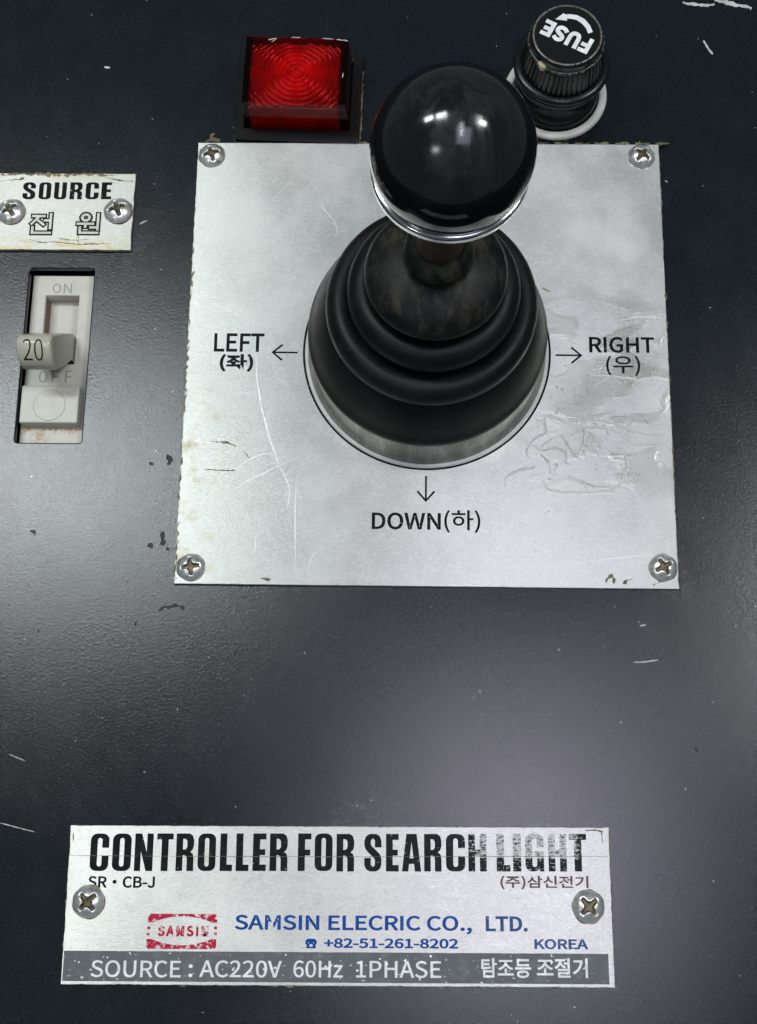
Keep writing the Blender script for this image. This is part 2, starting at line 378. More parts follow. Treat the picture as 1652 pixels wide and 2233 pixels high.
# ---------------------------------------------------------------- the panel (setting)
HOLE = rrect(-136.0, -31.9, -113.1, 31.4, 1.4)
panel = from_curve('control_panel', [rect(-420, -520, 420, 480), HOLE], 0, M_PANEL, thick=2.4, bevel=.45, kind='structure')
backing = box('panel_backing', -150, -46, -40, -100, 46, -14, M_HOLLOW, None, 0, kind='structure')
CHI = [(0.5, [[67.6, -90.2], [69.5, -89.9]]),(0.35, [[65.2, -101.8], [69.1, -101.6], [72.7, -100.9]]),(1.2, [[91.4, 136.4], [100.3, 135.1], [102.8, 135.8]]),(1.6, [[102.9, 137.4], [109.4, 135.9], [115.8, 134.0]]),(0.8, [[98.0, 120.8], [99.5, 117.6], [101.0, 115.2]]),(1.0, [[-115.5, 109.2], [-113.5, 109.0]]),(0.25, [[-128.5, -132.6], [-123.3, -134.6]]),(0.25, [[-129.3, -153.3], [-118.7, -155.8]]),(0.5, [[11.5, 91.9], [12.8, 92.4]]),(0.3, [[41.7, -97.8], [42.3, -98.4]]),(0.4, [[-99.0, 47.8], [-96.7, 49.2]]),(0.3, [[82.0, 65.4], [82.9, 64.8]]),(0.3, [[94.8, 18.2], [95.5, 18.1]]),]
DRK = [(2.6, [[-90.7, -37.9], [-88.9, -38.6]]),(1.0, [[-90.6, -40.8], [-90.3, -41.3]]),(3, [[-85.2, -36.2], [-84.0, -36.2], [-84.5, -38.7]]),(2.6, [[-85.2, -61.2], [-85.2, -63.2], [-83.9, -65.6]]),(1.2, [[-83.3, -66.4], [-82.6, -67.6]]),(2.8, [[-89.4, -65.7], [-87.8, -66.5]]),(1.4, [[-84.7, -87.0], [-82.8, -85.8], [-79.7, -85.2], [-76.6, -86.5]]),(0.9, [[-100.8, -49.4], [-100.4, -49.8]]),(0.8, [[-122.6, -51.0], [-122.3, -51.8]]),(0.8, [[-96.6, -76.5], [-96.4, -76.7]]),(1, [[-95.3, -77.7], [-95.1, -78.0]]),(0.8, [[-92.9, -82.6], [-92.6, -83.0]]),(1.6, [[-127.9, -61.2], [-126.2, -62.8]]),(2, [[-92.5, -91.4], [-91.4, -91.0]]),(1.6, [[-122.8, -93.6], [-122.2, -93.8]]),(1.5, [[82.8, -128.2], [84.0, -129.1]]),(0.8, [[-58.8, -82.8], [-55.9, -82.1]]),]
rnd = random.Random(3)
for _ in range(150):                                            # dust and tiny nicks all over the paint
    x, y = rnd.uniform(-140, 125), rnd.uniform(-230, 140)
    if abs(x) < 82 and abs(y) < 80 or (-110 < x < 58 and -200 < y < -150): continue
    l = rnd.uniform(.15, .7); a = rnd.uniform(0, 3.14)
    CHI.append((rnd.uniform(.12, .3), [[x, y], [x+l*math.cos(a), y+l*math.sin(a)]]))
ribbons('scratch_marks', CHI, .03, M_CHIP, panel, kind='stuff')
ribbons('dark_chips', [(w_*.7, l) for w_, l in DRK], .035, M_DARKCHIP, panel, jit=.7, kind='stuff')

# ---------------------------------------------------------------- screws
def screw_mesh():
    n, vs, fs = 72, [], []; R = 4.5
    rings = [0, .35, .7, 1.0, 1.3, 1.55, 1.8, 2.05, 2.3, 2.55, 2.8, 3.0, 3.3, 3.7, 4.05, 4.3, 4.46, 4.5, 4.5]
    def hgt(r): return .55+2.1*max(0, 1-(r/4.62)**2.6)
    for k, r in enumerate(rings):
        for i in range(n):
            a = 2*math.pi*i/n; x, y = r*math.cos(a), r*math.sin(a)
            z = hgt(r) if k < len(rings)-1 else 0.
            ww = .78-.09*r                                           # tapering wings of the cross
            d = min(abs(x), abs(y)); e = max(abs(x), abs(y))
            t = max(0, min(1, (ww-d)/.22+.5))*max(0, min(1, (2.95-e)/.3+.3)) if r < 3.2 else 0
            c = max(0, min(1, (1.35-r)/.25+.5)); t = max(t, c)
            z -= t*(1.55-.25*r*.4)
            vs.append((x, y, z))
    for k in range(len(rings)-1):
        for i in range(n):
            a, b = k*n+i, k*n+(i+1) % n; fs.append((a, b, b+n, a+n))
    me = bpy.data.meshes.new('screw'); me.from_pydata([Vector(v)*S for v in vs], [], fs); me.materials.append(M_SCREW); me.materials.append(M_RUST)
    for p in me.polygons:
        c = sum((me.vertices[v].co for v in p.vertices), Vector())/len(p.vertices)
        r = math.hypot(c.x, c.y)*1000
        if c.z*1000 < hgt(r)-.62 and r < 3.1: p.material_index = 1
        p.use_smooth = True
    me.update(); return me
SCREW = screw_mesh()
def screw(parent, x, y, z, rot, s=1., tilt=0.):
    o = bpy.data.objects.new('screw', SCREW); o.location = Vector((x, y, z))*S; o.rotation_euler = (tilt, 0, rot); o.scale = (s, s, s)
    return link(o, parent)
def grime_ring(parent, x, y, z, r, seed):
    n = 40; vs, fs = [], []
    for i in range(n):
        a = 2*math.pi*i/n; w_ = .05+.8*abs(mn.noise((math.cos(a)*1.2+seed, math.sin(a)*1.2, seed)))
        vs += [((r-.5)*math.cos(a), (r-.5)*math.sin(a), .25), ((r+w_)*math.cos(a), (r+w_)*math.sin(a), .01)]
    for i in range(n): a, b = 2*i, 2*((i+1) % n); fs.append((a, a+1, b+1, b))
    return mesh('grime_ring', vs, fs, M_DIRT, parent, True, loc=(x, y, z))

# ---------------------------------------------------------------- joystick plate
plate = empty('direction_plate', (0, 0, 0), 'large square brushed metal plate around the joystick, with direction arrows and scratches', 'metal plate')
PZ = 1.3
from_curve('plate_sheet', [jagrect(-80, -78.4, 80, 78.4, .5, 1.2, 2, amps=(.12, .3, .1, .55))], PZ, M_PLATE, plate, thick=1.2, bevel=.15)
for x, y, r in ((-75.1, 73.4, .3), (74.0, 73.8, .9), (-74.9, -73.2, .15), (75.3, -71.7, .5)):
    screw(plate, x, y, PZ, r, .98); grime_ring(plate, x, y, PZ, 4.4, x)
PT = PZ+.03
def arrow(dx, dy, tip, tail, hw=3.0, hl=3.4, t=.62):
    tip, tail = Vector(tip), Vector(tail); d = (tail-tip).normalized(); n = Vector((-d.y, d.x)); h = t/2
    q = [tip, tip+d*hl+n*hw, tip+d*(hl+.15)+n*(hw-.62)*1.0, tip+d*(t*1.35)+n*h, tail+n*h, tail-n*h, tip+d*(t*1.35)-n*h, tip+d*(hl+.15)-n*(hw-.62), tip+d*hl-n*hw]
    q = [tip-d*.1, tip+d*(hl-.1)+n*hw, tip+d*(hl+.45)+n*(hw-.45), tip+d*1.2+n*h, tail+n*h, tail-n*h, tip+d*1.2-n*h, tip+d*(hl+.45)-n*(hw-.45), tip+d*(hl-.1)-n*hw]
    return [tuple(v) for v in q]
from_curve('arrow_print', [arrow(0, 0, (-51.7, .4), (-43.0, .35))], PT, M_INK, plate)
from_curve('arrow_print', [arrow(0, 0, (51.6, .1), (42.8, .15))], PT, M_INK, plate)
from_curve('arrow_print', [arrow(0, 0, (-.05, -50.8), (.0, -42.1))], PT, M_INK, plate)
B = .008
text('lettering', 'LEFT', (-71.1, .5, -54.3, 7.1), PT, M_INK, plate, bold=B)
text('lettering', '(좌)', (-68.9, -6.6, -57.7, -.3), PT, M_INK, plate, bold=.012)
text('lettering', 'RIGHT', (54.0, 1.1, 75.6, 6.8), PT, M_INK, plate, bold=B)
text('lettering', '(우)', (59.4, -7.0, 70.7, .1), PT, M_INK, plate, bold=.004)
text('lettering', 'DOWN', (-17.4, -60.1, 4.8, -54.4), PT, M_INK, plate, bold=B)
text('lettering', '(하)', (5.9, -61.0, 17.5, -53.4), PT, M_INK, plate, bold=.004)
def ring(r0, r1, n=128): return [[(r1*math.cos(2*math.pi*i/n), r1*math.sin(2*math.pi*i/n)+1.1) for i in range(n)], [(r0*math.cos(2*math.pi*i/n), r0*math.sin(2*math.pi*i/n)+1.1) for i in range(n)]]
from_curve('circle_print', ring(40.55, 41.25), PT, M_INK, plate)
SCR = [(0.45, [[-57.0, 2.6], [-56.3, -9.1], [-54.6, -18.0], [-51.6, -28.9], [-48.0, -38.6]]),(0.3, [[-47.8, -38.8], [-44.0, -46.8], [-44.7, -53.9]]),(0.25, [[-42.1, -42.4], [-42.2, -54.9], [-41.8, -66.6], [-41.1, -76.4]]),(0.2, [[-41.6, -36.1], [-48.0, -39.1], [-58.5, -44.5], [-63.0, -47.9]]),(0.2, [[-50.5, -34.5], [-56.9, -36.3], [-62.3, -40.7]]),(0.2, [[-58.8, 12.3], [-63.0, 8.4]]),(0.35, [[-51.4, -8.0], [-49.0, -9.0], [-46.1, -11.5]]),(0.2, [[-63.9, -14.1], [-57.3, -14.1]]),(0.25, [[-54.5, -62.1], [-54.7, -69.1]]),(0.2, [[-34.7, -67.0], [-37.3, -71.3], [-37.2, -74.5]]),(0.2, [[-69.2, -13.7], [-75.0, -20.7]]),(0.6, [[-36.5, 54.8], [-34.8, 51.8], [-32.0, 49.1]]),(0.5, [[-32.0, 49.1], [-30.7, 45.9], [-30.7, 43.1]]),(0.3, [[-30.6, 44.3], [-27.1, 45.4]]),(0.3, [[-43.0, 38.8], [-35.7, 37.2]]),(0.25, [[-66.9, 59.3], [-62.3, 59.1]]),(0.3, [[-44.6, 58.7], [-37.2, 65.7]]),(0.25, [[-53.8, 56.3], [-47.3, 63.8]]),(0.4, [[-72.9, 17.7], [-66.7, 15.6], [-60.8, 12.5]]),(0.2, [[-61.2, 21.8], [-59.8, 18.7], [-55.7, 18.3], [-52.9, 19.9]]),(0.2, [[-61.9, 9.9], [-58.4, 12.5]]),(0.3, [[49.8, 75.9], [53.7, 72.6]]),(0.25, [[43.7, 46.4], [51.2, 52.9]]),(0.2, [[49.1, 27.3], [54.6, 32.0], [57.6, 35.8]]),(0.2, [[51.2, 34.7], [55.9, 28.4]]),(0.2, [[47.0, 18.9], [50.9, 21.0]]),(0.25, [[44.4, -49.6], [43.7, -55.7], [44.1, -61.7]]),(0.3, [[47.1, -48.4], [50.5, -53.2]]),(0.3, [[19.9, -71.8], [38.4, -71.9], [55.8, -69.4], [72.1, -67.4]]),(0.2, [[14.2, -47.5], [16.2, -51.7]]),(0.3, [[55.2, -10.9], [60.1, -7.6]]),(0.2, [[-8.0, -68.3], [3.6, -59.1]]),(0.2, [[-1.0, -74.1], [16.5, -57.8]]),]
rnd = random.Random(11)
for _ in range(80):
    x, y = rnd.uniform(-76, 76), rnd.uniform(-74, 74)
    if math.hypot(x, y-1) < 43: continue
    l = rnd.uniform(1, 8); a = rnd.choice([rnd.gauss(.55, .25), rnd.gauss(.6, .3), rnd.gauss(0, .15), rnd.uniform(0, 3.1)])
    SCR.append((rnd.uniform(.04, .10), [[x, y], [x+l*math.cos(a)*.5, y+l*math.sin(a)*.5+rnd.uniform(-.2, .2)], [x+l*math.cos(a), y+l*math.sin(a)]]))
SCR = [(w_*.8, [[max(-79, min(79, a)), max(-77.5, min(77.5, b))] for a, b in l]) for w_, l in SCR]
ribbons('scratch_marks', SCR, PZ+.02, M_SCRATCH, plate, kind='stuff')
RES = [(0.7, [[33.2, -35.6], [32.6, -32.5], [35.6, -28.7], [39.2, -27.4], [38.8, -21.2], [41.2, -20.5]]),(0.9, [[37.4, -33.1], [42.7, -32.1], [45.6, -33.6], [45.9, -36.7]]),(1.0, [[44.0, -27.4], [46.9, -32.4], [48.6, -35.5], [51.6, -30.5], [51.8, -24.8], [47.5, -28.0]]),(1.1, [[51.2, -24.8], [57.1, -24.8], [63.0, -26.6], [67.6, -30.9]]),(0.8, [[48.9, -23.0], [56.0, -22.3], [63.1, -24.1], [70.7, -27.2], [79.6, -27.1]]),(0.8, [[64.6, -32.2], [65.6, -39.0], [62.4, -44.6], [59.4, -46.4]]),(0.7, [[65.5, -39.9], [70.3, -37.1], [76.3, -36.4], [79.7, -38.9]]),(0.8, [[25.9, -45.5], [25.4, -42.5], [29.6, -40.0], [35.5, -38.7]]),(0.8, [[37.8, -43.0], [38.9, -46.0], [44.7, -47.2], [50.6, -47.1], [58.8, -46.4]]),(0.8, [[37.3, -34.3], [40.2, -37.4], [40.2, -41.1]]),(1.0, [[42.4, -20.5], [44.2, -18.0]]),(0.9, [[48.4, 8.4], [47.8, 5.8], [49.5, 3.9]]),(0.6, [[54.1, -7.0], [60.7, -7.0], [80.4, -10.0]]),(0.6, [[31.9, 36.7], [35.7, 34.6], [40.5, 33.0]]),(0.8, [[67.6, -30.9], [73.6, -30.3], [80.1, -30.2]]),(0.6, [[63.1, 12.3], [69.9, 13.9], [79.4, 13.7]]),]
RES = [(w_, [[max(-79, min(79, a)), b] for a, b in l]) for w_, l in RES]
rnd = random.Random(5)
for _ in range(60):
    x, y = rnd.gauss(58, 14), rnd.gauss(-12, 24)
    if not (40 < x < 78 and -62 < y < 40) or math.hypot(x, y) < 43: continue
    pts = [[x, y]]
    for i in range(3): pts.append([pts[-1][0]+rnd.uniform(-1.4, 1.4), pts[-1][1]+rnd.uniform(-1.2, 1.2)])
    RES.append((rnd.uniform(.25, .6), pts))
ribbons('glue_residue', RES, PZ+.0, M_RES, plate, raised=.30, kind='stuff')
EDG = []
rnd = random.Random(9)
for y in range(-78, 40, 3):
    if rnd.random() < .8: EDG.append((rnd.uniform(.4, 1.1), [[-79.9+rnd.uniform(-.3, .4), y], [-79.8+rnd.uniform(-.3, .5), y+rnd.uniform(1.5, 4)]]))
for y in range(-70, 75, 5):
    if rnd.random() < .7: EDG.append((rnd.uniform(.25, .7), [[80.2, y], [80.1, y+rnd.uniform(2, 5)]]))
for x in range(-40, 80, 7): EDG.append((rnd.uniform(.5, 1.0), [[x, 78.9], [x+5, 78.9]]))
EDG += [(1.4, [[57, -76.5], [59, -73.8], [60, -76.8]]), (1.1, [[62.5, -77], [65.5, -75.2]]), (1.0, [[72, -77.4], [76, -75.2], [78.8, -74]]), (.7, [[-70.5, -30.9], [-65, -31.2], [-62.2, -32.4]]),
        (.5, [[-60, -34.2], [-57.5, -36.6]]), (.5, [[-72, -40.6], [-62, -40.8]]), (.9, [[-52.5, -76.6], [-49.3, -76.9]]), (1.0, [[39, 24.2], [41.5, 22.9]])]
EDG = [(w_*.65, l) for w_, l in EDG]
ribbons('edge_grime', EDG, PZ+.015, M_DIRT, plate, jit=.8, kind='stuff')
mesh('bare_flake', [(0, 0, 0), (2.5, .5, .3), (5.5, .2, .2), (6, 1.2, .1), (3.2, 2, .6), (2.2, 1.5, .4), (4, 3.2, 1.), (2.4, 3.0, .8)], [(0, 1, 5), (1, 4, 5), (1, 2, 4), (2, 3, 4), (4, 6, 7), (4, 7, 5)], M_DIRT, panel, loc=(-78.5, 79.2, .1), kind='stuff')

# ---------------------------------------------------------------- joystick
joy = empty('joystick', (0, 1.1, 0), 'black ball-topped joystick with ribbed rubber boot standing on the large metal plate', 'joystick')
def lean(vs, z0=19.):
    o = []
    for x, y, z in vs:
        t = max(0, z-z0)/(127-z0); o.append((x+3.6*t, y+.9*t, z))
    return o
v, f = lathe([(40.3, PZ), (40.4, PZ+.3), (40.2, PZ+.6), (39.8, PZ+.7), (39.4, PZ+.6), (39.2, PZ+.3)], 128); mesh('white_ring', v, f, M_WHITERING, joy, True)
v, f = lathe([(39.3, PZ), (39.0, 2.6), (38.0, 6), (37.2, 12), (36.9, 17), (30, 17.2)], 128); mesh('metal_drum', v, f, M_DRUM, joy, True)
BOOT = [(34.5, 16.2), (36.9, 16.0), (38.0, 16.6), (38.4, 18.0), (38.2, 19.6), (37.3, 21.8), (35.6, 27), (33.4, 32.2), (31.6, 35.2), (30.6, 36.3), (31.0, 36.9), (31.9, 37.6), (32.3, 38.8), (31.9, 41.2), (30.6, 43.4), (28.6, 44.5), (26.2, 44.3), (24.0, 43.2), (22.6, 43.6),
        (23.4, 45.6), (24.6, 47.2), (25.6, 48.6), (25.7, 50.2), (25.0, 52.4), (23.4, 54.2), (21.2, 55.0), (19.2, 54.6), (17.6, 54.2), (17.2, 55.2), (18.4, 57.0), (19.8, 58.6), (20.7, 60.2), (20.6, 61.8), (19.6, 63.8), (17.8, 65.6), (14.8, 67.2), (11.6, 68.4), (9.4, 69.2), (8.6, 70.2), (8.8, 71.4), (9.7, 73.2), (9.9, 75.0), (9.5, 77.0), (8.2, 78.6), (6.9, 79.6), (6.3, 81)]
def wob(j, i, r, z):
    a = 2*math.pi*i/128; return r*(1+.006*mn.noise((math.cos(a)*1.1, math.sin(a)*1.1, z*.03)))
v, f = lathe(smooth_prof(BOOT, 3), 128, wob); mesh('rubber_boot', lean(v), f, M_RUBBER, joy, True)
v, f = lathe([(6.6, 78), (6.4, 84), (5.9, 88), (5.8, 96), (5.6, 118)], 48); mesh('neck_sleeve', lean(v), f, M_NECK, joy, True)
bz, br = 127., 20.0
v, f = lathe([(br*math.sin(math.pi*i/40+1e-4), bz-br*math.cos(math.pi*i/40)) for i in range(41)], 96); mesh('ball_knob', lean(v), f, M_BALL, joy, True)
v, f = lathe(smooth_prof([(18.4, bz-6.9), (19.2, bz-7.1), (19.6, bz-7.6), (19.5, bz-9.6), (19.1, bz-10.3), (17.5, bz-12.5), (10, bz-14.0), (5, bz-14.2)], 3), 96); mesh('chrome_collar', lean(v), f, M_CHROME, joy, True)

# ---------------------------------------------------------------- nameplate
RZ = math.radians(.56); NL = (-25.7, -175.7, 0)
npl = empty('nameplate', NL, 'wide metal nameplate with bold black title and dark grey bottom band, below the square plate', 'nameplate', RZ)
NZ = 1.0
from_curve('plate_sheet', [jagrect(-81.5, -22.7, 81.5, 22.7, .3, 1.2, 8)], NZ, M_NAME, npl, thick=.9, bevel=.12)
screw(npl, -74.7, .55, NZ, .75, 1.05); screw(npl, 74.6, -.05, NZ, .72, 1.05)
grime_ring(npl, -74.7, .55, NZ, 4.75, 4); grime_ring(npl, 74.6, -.05, NZ, 4.75, 9)
def arcp(cx, cy, rx, ry, a0, a1, n=5): return [(cx+rx*math.cos(math.radians(a0+(a1-a0)*i/n)), cy+ry*math.sin(math.radians(a0+(a1-a0)*i/n))) for i in range(n+1)]
_in = [(.63, .18), (.60, .14), (.5, .115), (.41, .14), (.38, .18)]
_out = arcp(.37, .83, .37, .17, 90, 180)+arcp(.37, .17, .37, .17, 180, 270)
GL = {
 'I': [rect(0, 0, 1, 1)],
 'L': [[(0, 0), (1, 0), (1, .17), (.55, .17), (.55, 1), (0, 1)]],
 'E': [[(0, 0), (1, 0), (1, .17), (.53, .17), (.53, .42), (.93, .42), (.93, .58), (.53, .58), (.53, .84), (1, .84), (1, 1), (0, 1)]],
 'F': [[(0, 0), (.53, 0), (.53, .41), (.93, .41), (.93, .57), (.53, .57), (.53, .84), (1, .84), (1, 1), (0, 1)]],
 'T': [[(.29, 0), (.71, 0), (.71, .84), (1, .84), (1, 1), (0, 1), (0, .84), (.29, .84)]],
 'H': [[(0, 0), (.37, 0), (.37, .42), (.63, .42), (.63, 0), (1, 0), (1, 1), (.63, 1), (.63, .58), (.37, .58), (.37, 1), (0, 1)]],
 'N': [[(0, 0), (.34, 0), (.34, .52), (.64, 0), (1, 0), (1, 1), (.66, 1), (.66, .50), (.37, 1), (0, 1)]],
 'A': [[(0, 0), (.33, 0), (.37, .2), (.63, .2), (.67, 0), (1, 0), (.77, 1), (.23, 1)], [(.40, .35), (.5, .78), (.60, .35)]],
 'O': [rrect(0, 0, 1, 1, .37, 6, .17), rrect(.38, .12, .62, .88, .11, 3, .06)],
 'C': [[(1, .62)]+arcp(.63, .83, .37, .17, 0, 90)+_out+arcp(.63, .17, .37, .17, 270, 360)+[(1, .40), (.63, .40)]+_in+[(.38, .82), (.41, .86), (.5, .885), (.6, .86), (.63, .82), (.63, .62)]],
 'G': [[(1, .64)]+arcp(.63, .83, .37, .17, 0, 90)+_out+[(.52, 0), (.68, .03), (.75, .08), (.77, 0), (1, 0), (1, .53), (.52, .53), (.52, .39), (.63, .39)]+_in+[(.38, .82), (.41, .86), (.5, .885), (.6, .86), (.63, .82), (.63, .64)]],
 'U': [[(0, 1)]+arcp(.37, .17, .37, .17, 180, 270)+arcp(.63, .17, .37, .17, 270, 360)+[(1, 1), (.63, 1)]+_in+[(.38, 1)]],
 'R': [[(0, 0), (.38, 0), (.38, .42), (.47, .42), (.58, .39), (.62, .31), (.62, 0), (1, 0), (1, .34), (.95, .45), (.80, .51), (.94, .57), (1, .67), (1, .82), (.93, .94), (.75, 1), (0, 1)], [(.38, .57), (.38, .86), (.54, .85), (.62, .79), (.62, .64), (.54, .58)]],
 'S': [[(1, .64), (1, .82), (.9, .94), (.68, 1), (.32, 1), (.1, .94), (0, .82), (0, .7), (.07, .59), (.25, .49), (.52, .38), (.62, .31), (.62, .18), (.5, .12), (.38, .18), (.38, .36), (0, .36), (0, .18), (.1, .06), (.32, 0), (.68, 0), (.9, .06), (1, .18), (1, .34), (.92, .45), (.7, .56), (.45, .66), (.38, .72), (.38, .82), (.5, .88), (.62, .82), (.62, .64)]],
}
def glyphs(name, items, z, mat, parent, **k):
    P = []
    for ch, x0, y0, x1, y1 in items:
        for p in GL[ch]: P.append([(x0+a*(x1-x0), y0+b*(y1-y0)) for a, b in p])
    return from_curve(name, P, z, mat, parent, **k)
TT = [('C', -75.12, 9.45, -69.49, 20.43),('O', -68.38, 9.48, -62.7, 20.46),('N', -61.66, 9.51, -56.09, 20.49),('T', -54.99, 9.54, -50.03, 20.52),('R', -49.09, 9.57, -43.75, 20.54),('O', -42.48, 9.6, -37.09, 20.57),('L', -35.77, 9.63, -32.02, 20.6),('L', -30.92, 9.65, -27.07, 20.62),('E', -25.86, 9.68, -21.85, 20.64),('R', -20.75, 9.7, -15.37, 20.66),('F', -12.24, 9.74, -8.23, 20.7),('O', -7.18, 9.76, -1.8, 20.72),('R', -0.59, 9.66, 4.73, 20.61),('S', 7.8, 9.7, 12.96, 20.65),('E', 14.33, 9.73, 18.16, 20.67),('A', 19.15, 9.75, 24.9, 20.7),('R', 25.83, 9.78, 31.03, 20.72),('C', 32.4, 9.82, 38.15, 20.75),('H', 39.13, 9.85, 44.6, 20.78),('L', 47.61, 9.88, 51.71, 20.81),('I', 52.53, 9.9, 54.98, 20.83),('G', 56.24, 9.93, 61.81, 20.85),('H', 63.18, 9.96, 68.63, 20.88),('T', 69.45, 9.99, 74.64, 20.91)]
NT_ = NZ+.03
for a, b in ((0, 10), (10, 13), (13, 19), (19, 24)): glyphs('title_lettering', TT[a:b], NT_, M_TITLE, npl)
text('lettering', 'SR·CB-J', (-75.3, 4.6, -55.1, 8.0), NT_, M_INK, npl, bold=.010)
text('lettering', '(주)삼신전기', (48.6, 4.7, 74.9, 8.7), NT_, M_BROWN, npl, bold=.008)
text('lettering', 'SAMSIN ELECRIC CO.,', (-30.7, -8.2, 39.9, -2.9), NT_, M_BLUE, npl, bold=.009)
text('lettering', 'LTD.', (44.0, -7.3, 56.5, -2.95), NT_, M_BLUE2, npl, bold=.012)
text('lettering', '+82-51-261-8202', (-4.0, -12.2, 35.8, -9.4), NT_, M_BLUE, npl, bold=.012)
text('lettering', 'KOREA', (58.3, -12.2, 74.2, -9.3), NT_, M_BLUE2, npl, bold=.012)
from_curve('telephone_symbol', [[(-9.5, -10.9), (-9.5, -10.2), (-8.9, -9.6), (-6.7, -9.6), (-6.1, -10.2), (-6.1, -10.9), (-7.1, -10.9), (-7.1, -10.5), (-6.5, -11.4), (-6.3, -12.3), (-9.3, -12.3), (-9.1, -11.4), (-8.5, -10.5), (-8.5, -10.9)], rrect(-8.3, -11.9, -7.3, -11.1, .4)], NT_, M_BLUE, npl)
def bow(x0, x1, y0, y1, up):                                        # half of the emblem: bar with a bowed inner edge
    o = rrect(x0, y0, x1, y1, .8, 4) ; n = 14
    inner = [(x1-1.6-(x1-x0-3.2)*i/n, (y0 if up else y1)+(1 if up else -1)*1.75*math.sin(math.pi*i/n)**.8) for i in range(n+1)]
    if up: return [(x0+.1, y0), *[(a, b) for a, b in inner[::-1]], (x1-.1, y0), (x1, y0+.4), (x1, y1-.7), (x1-.7, y1), (x0+.7, y1), (x0, y1-.7), (x0, y0+.4)]
    return [(x0+.1, y1), *inner[::-1], (x1-.1, y1), (x1, y1-.4), (x1, y0+.6), (x1-.6, y0), (x0+.6, y0), (x0, y0+.6), (x0, y1-.4)]
EM = empty
from_curve('emblem_print', [bow(-56.6, -35.9, -5.2, -2.75, True), bow(-56.8, -36.0, -12.7, -9.9, False),
    rect(-56.7, -7.2, -55.8, -6.4), rect(-56.8, -8.9, -55.8, -8.1), rect(-36.8, -7.1, -35.9, -6.3), rect(-36.8, -8.8, -35.9, -8.0)], NT_, M_RED, npl)
text('emblem_lettering', 'SAMSIN', (-53.6, -9.2, -38.4, -6.1), NT_, M_RED, npl, bold=.02, spacing=1.12)
from_curve('grey_band', [jagrect(-81.2, -21.9, 80.0, -13.35, .12, 1.0, 3)], NT_, M_BAND, npl)
for s_, b_ in (('SOURCE', (-72.9, -20.75, -46.2, -15.95)), (':', (-43.9, -20.6, -42.7, -17.0)), ('AC220V', (-40.7, -20.6, -16.3, -15.8)), ('60Hz', (-12.9, -20.5, 1.7, -15.7)), ('1PHASE', (5.6, -20.45, 30.7, -15.65))):
    text('lettering', s_, b_, NT_+.03, M_WHITE, npl, bold=.004)
text('lettering', '탐조등', (42.5, -20.25, 57.1, -14.75), NT_+.03, M_WHITE, npl, bold=.007)
text('lettering', '조절기', (58.8, -20.15, 73.8, -14.65), NT_+.03, M_WHITE, npl, bold=.007)
SPK = []
rnd = random.Random(21)
for _ in range(70):
    x, y = rnd.uniform(-80, 79), rnd.uniform(-21.6, -13.8); SPK.append((rnd.uniform(.15, .8), [[x, y], [x+rnd.uniform(.2, .9), y+rnd.uniform(-.4, .4)]]))
ribbons('worn_flecks', SPK, NT_+.06, M_SCRATCH, npl, jit=.8, kind='stuff')
ribbons('film_seam', [(.14, [[-81.3, 13.9], [-60, 13.9]]), (.14, [[-60, 13.85], [0, 13.9], [40, 14.2]]), (.16, [[40, 14.2], [81.2, 14.4]]), (.35, [[-80.6, 20.6], [-80.5, 18.2]]), (.3, [[79.2, 22.0], [79.6, 20.2], [79.5, 18.2]]), (.5, [[74.5, 21.9], [77, 22.2], [79.9, 21.6]])], NT_+.02, M_DIRT, npl, kind='stuff')
rnd = random.Random(31); SC2 = [(.2, [[-62, -12.2], [-58.5, -11.6]]), (.15, [[-64, -12.4], [-63, -11.6]])]
for _ in range(90):
    x, y = rnd.uniform(-79, 70), rnd.uniform(-12, 20); l = rnd.uniform(1, 9)
    SC2.append((rnd.uniform(.05, .10), [[x, y], [x+l, y+rnd.uniform(-.3, .3)]]))
ribbons('scratch_marks', SC2, NZ+.02, M_SCRATCH, npl, kind='stuff')
EDN = []
for x in range(-80, 80, 4):
    if rnd.random() < .6: EDN.append((rnd.uniform(.2, .6), [[x, -22.9], [x+3.5, -22.9]]))
for y in range(-22, 22, 3): EDN.append((rnd.uniform(.3, .8), [[81.6, y], [81.6, y+2.6]])); EDN.append((rnd.uniform(.2, .6), [[-81.6, y], [-81.6, y+2.6]]))
ribbons('edge_grime', EDN, .06, M_DIRT, npl, jit=.8, kind='stuff')

# ---------------------------------------------------------------- source plate
src = empty('switch_label_plate', (-125, 52, 0), 'small stained metal label with two screws above the white switch', 'label plate')
SZ = 1.6
from_curve('plate_sheet', [jagrect(-151.5, 37.3, -101.3, 66.0, .4, 1.0, 5)], SZ, M_SRC, src, thick=1.5, bevel=.15, loc=(125, -52, 0))
screw(src, -143.4+125, 51.3-52, SZ, .55, 1.06, -.10); screw(src, -106.4+125, 51.8-52, SZ, .35, 1.08, -.12)
grime_ring(src, -143.4+125, 51.3-52, SZ, 4.8, 2); grime_ring(src, -106.4+125, 51.8-52, SZ, 4.8, 6)
SI = [('S', -140.09, 56.14, -135.65, 62.65), ('O', -134.47, 56.17, -130.24, 62.68), ('U', -129.15, 56.2, -124.86, 62.71), ('R', -123.68, 56.24, -119.4, 62.74), ('C', -118.22, 56.27, -113.64, 62.77), ('E', -112.75, 56.3, -109.21, 62.79)]
glyphs('title_lettering', SI, SZ+.03, M_INK, src, loc=(125, -52, 0))
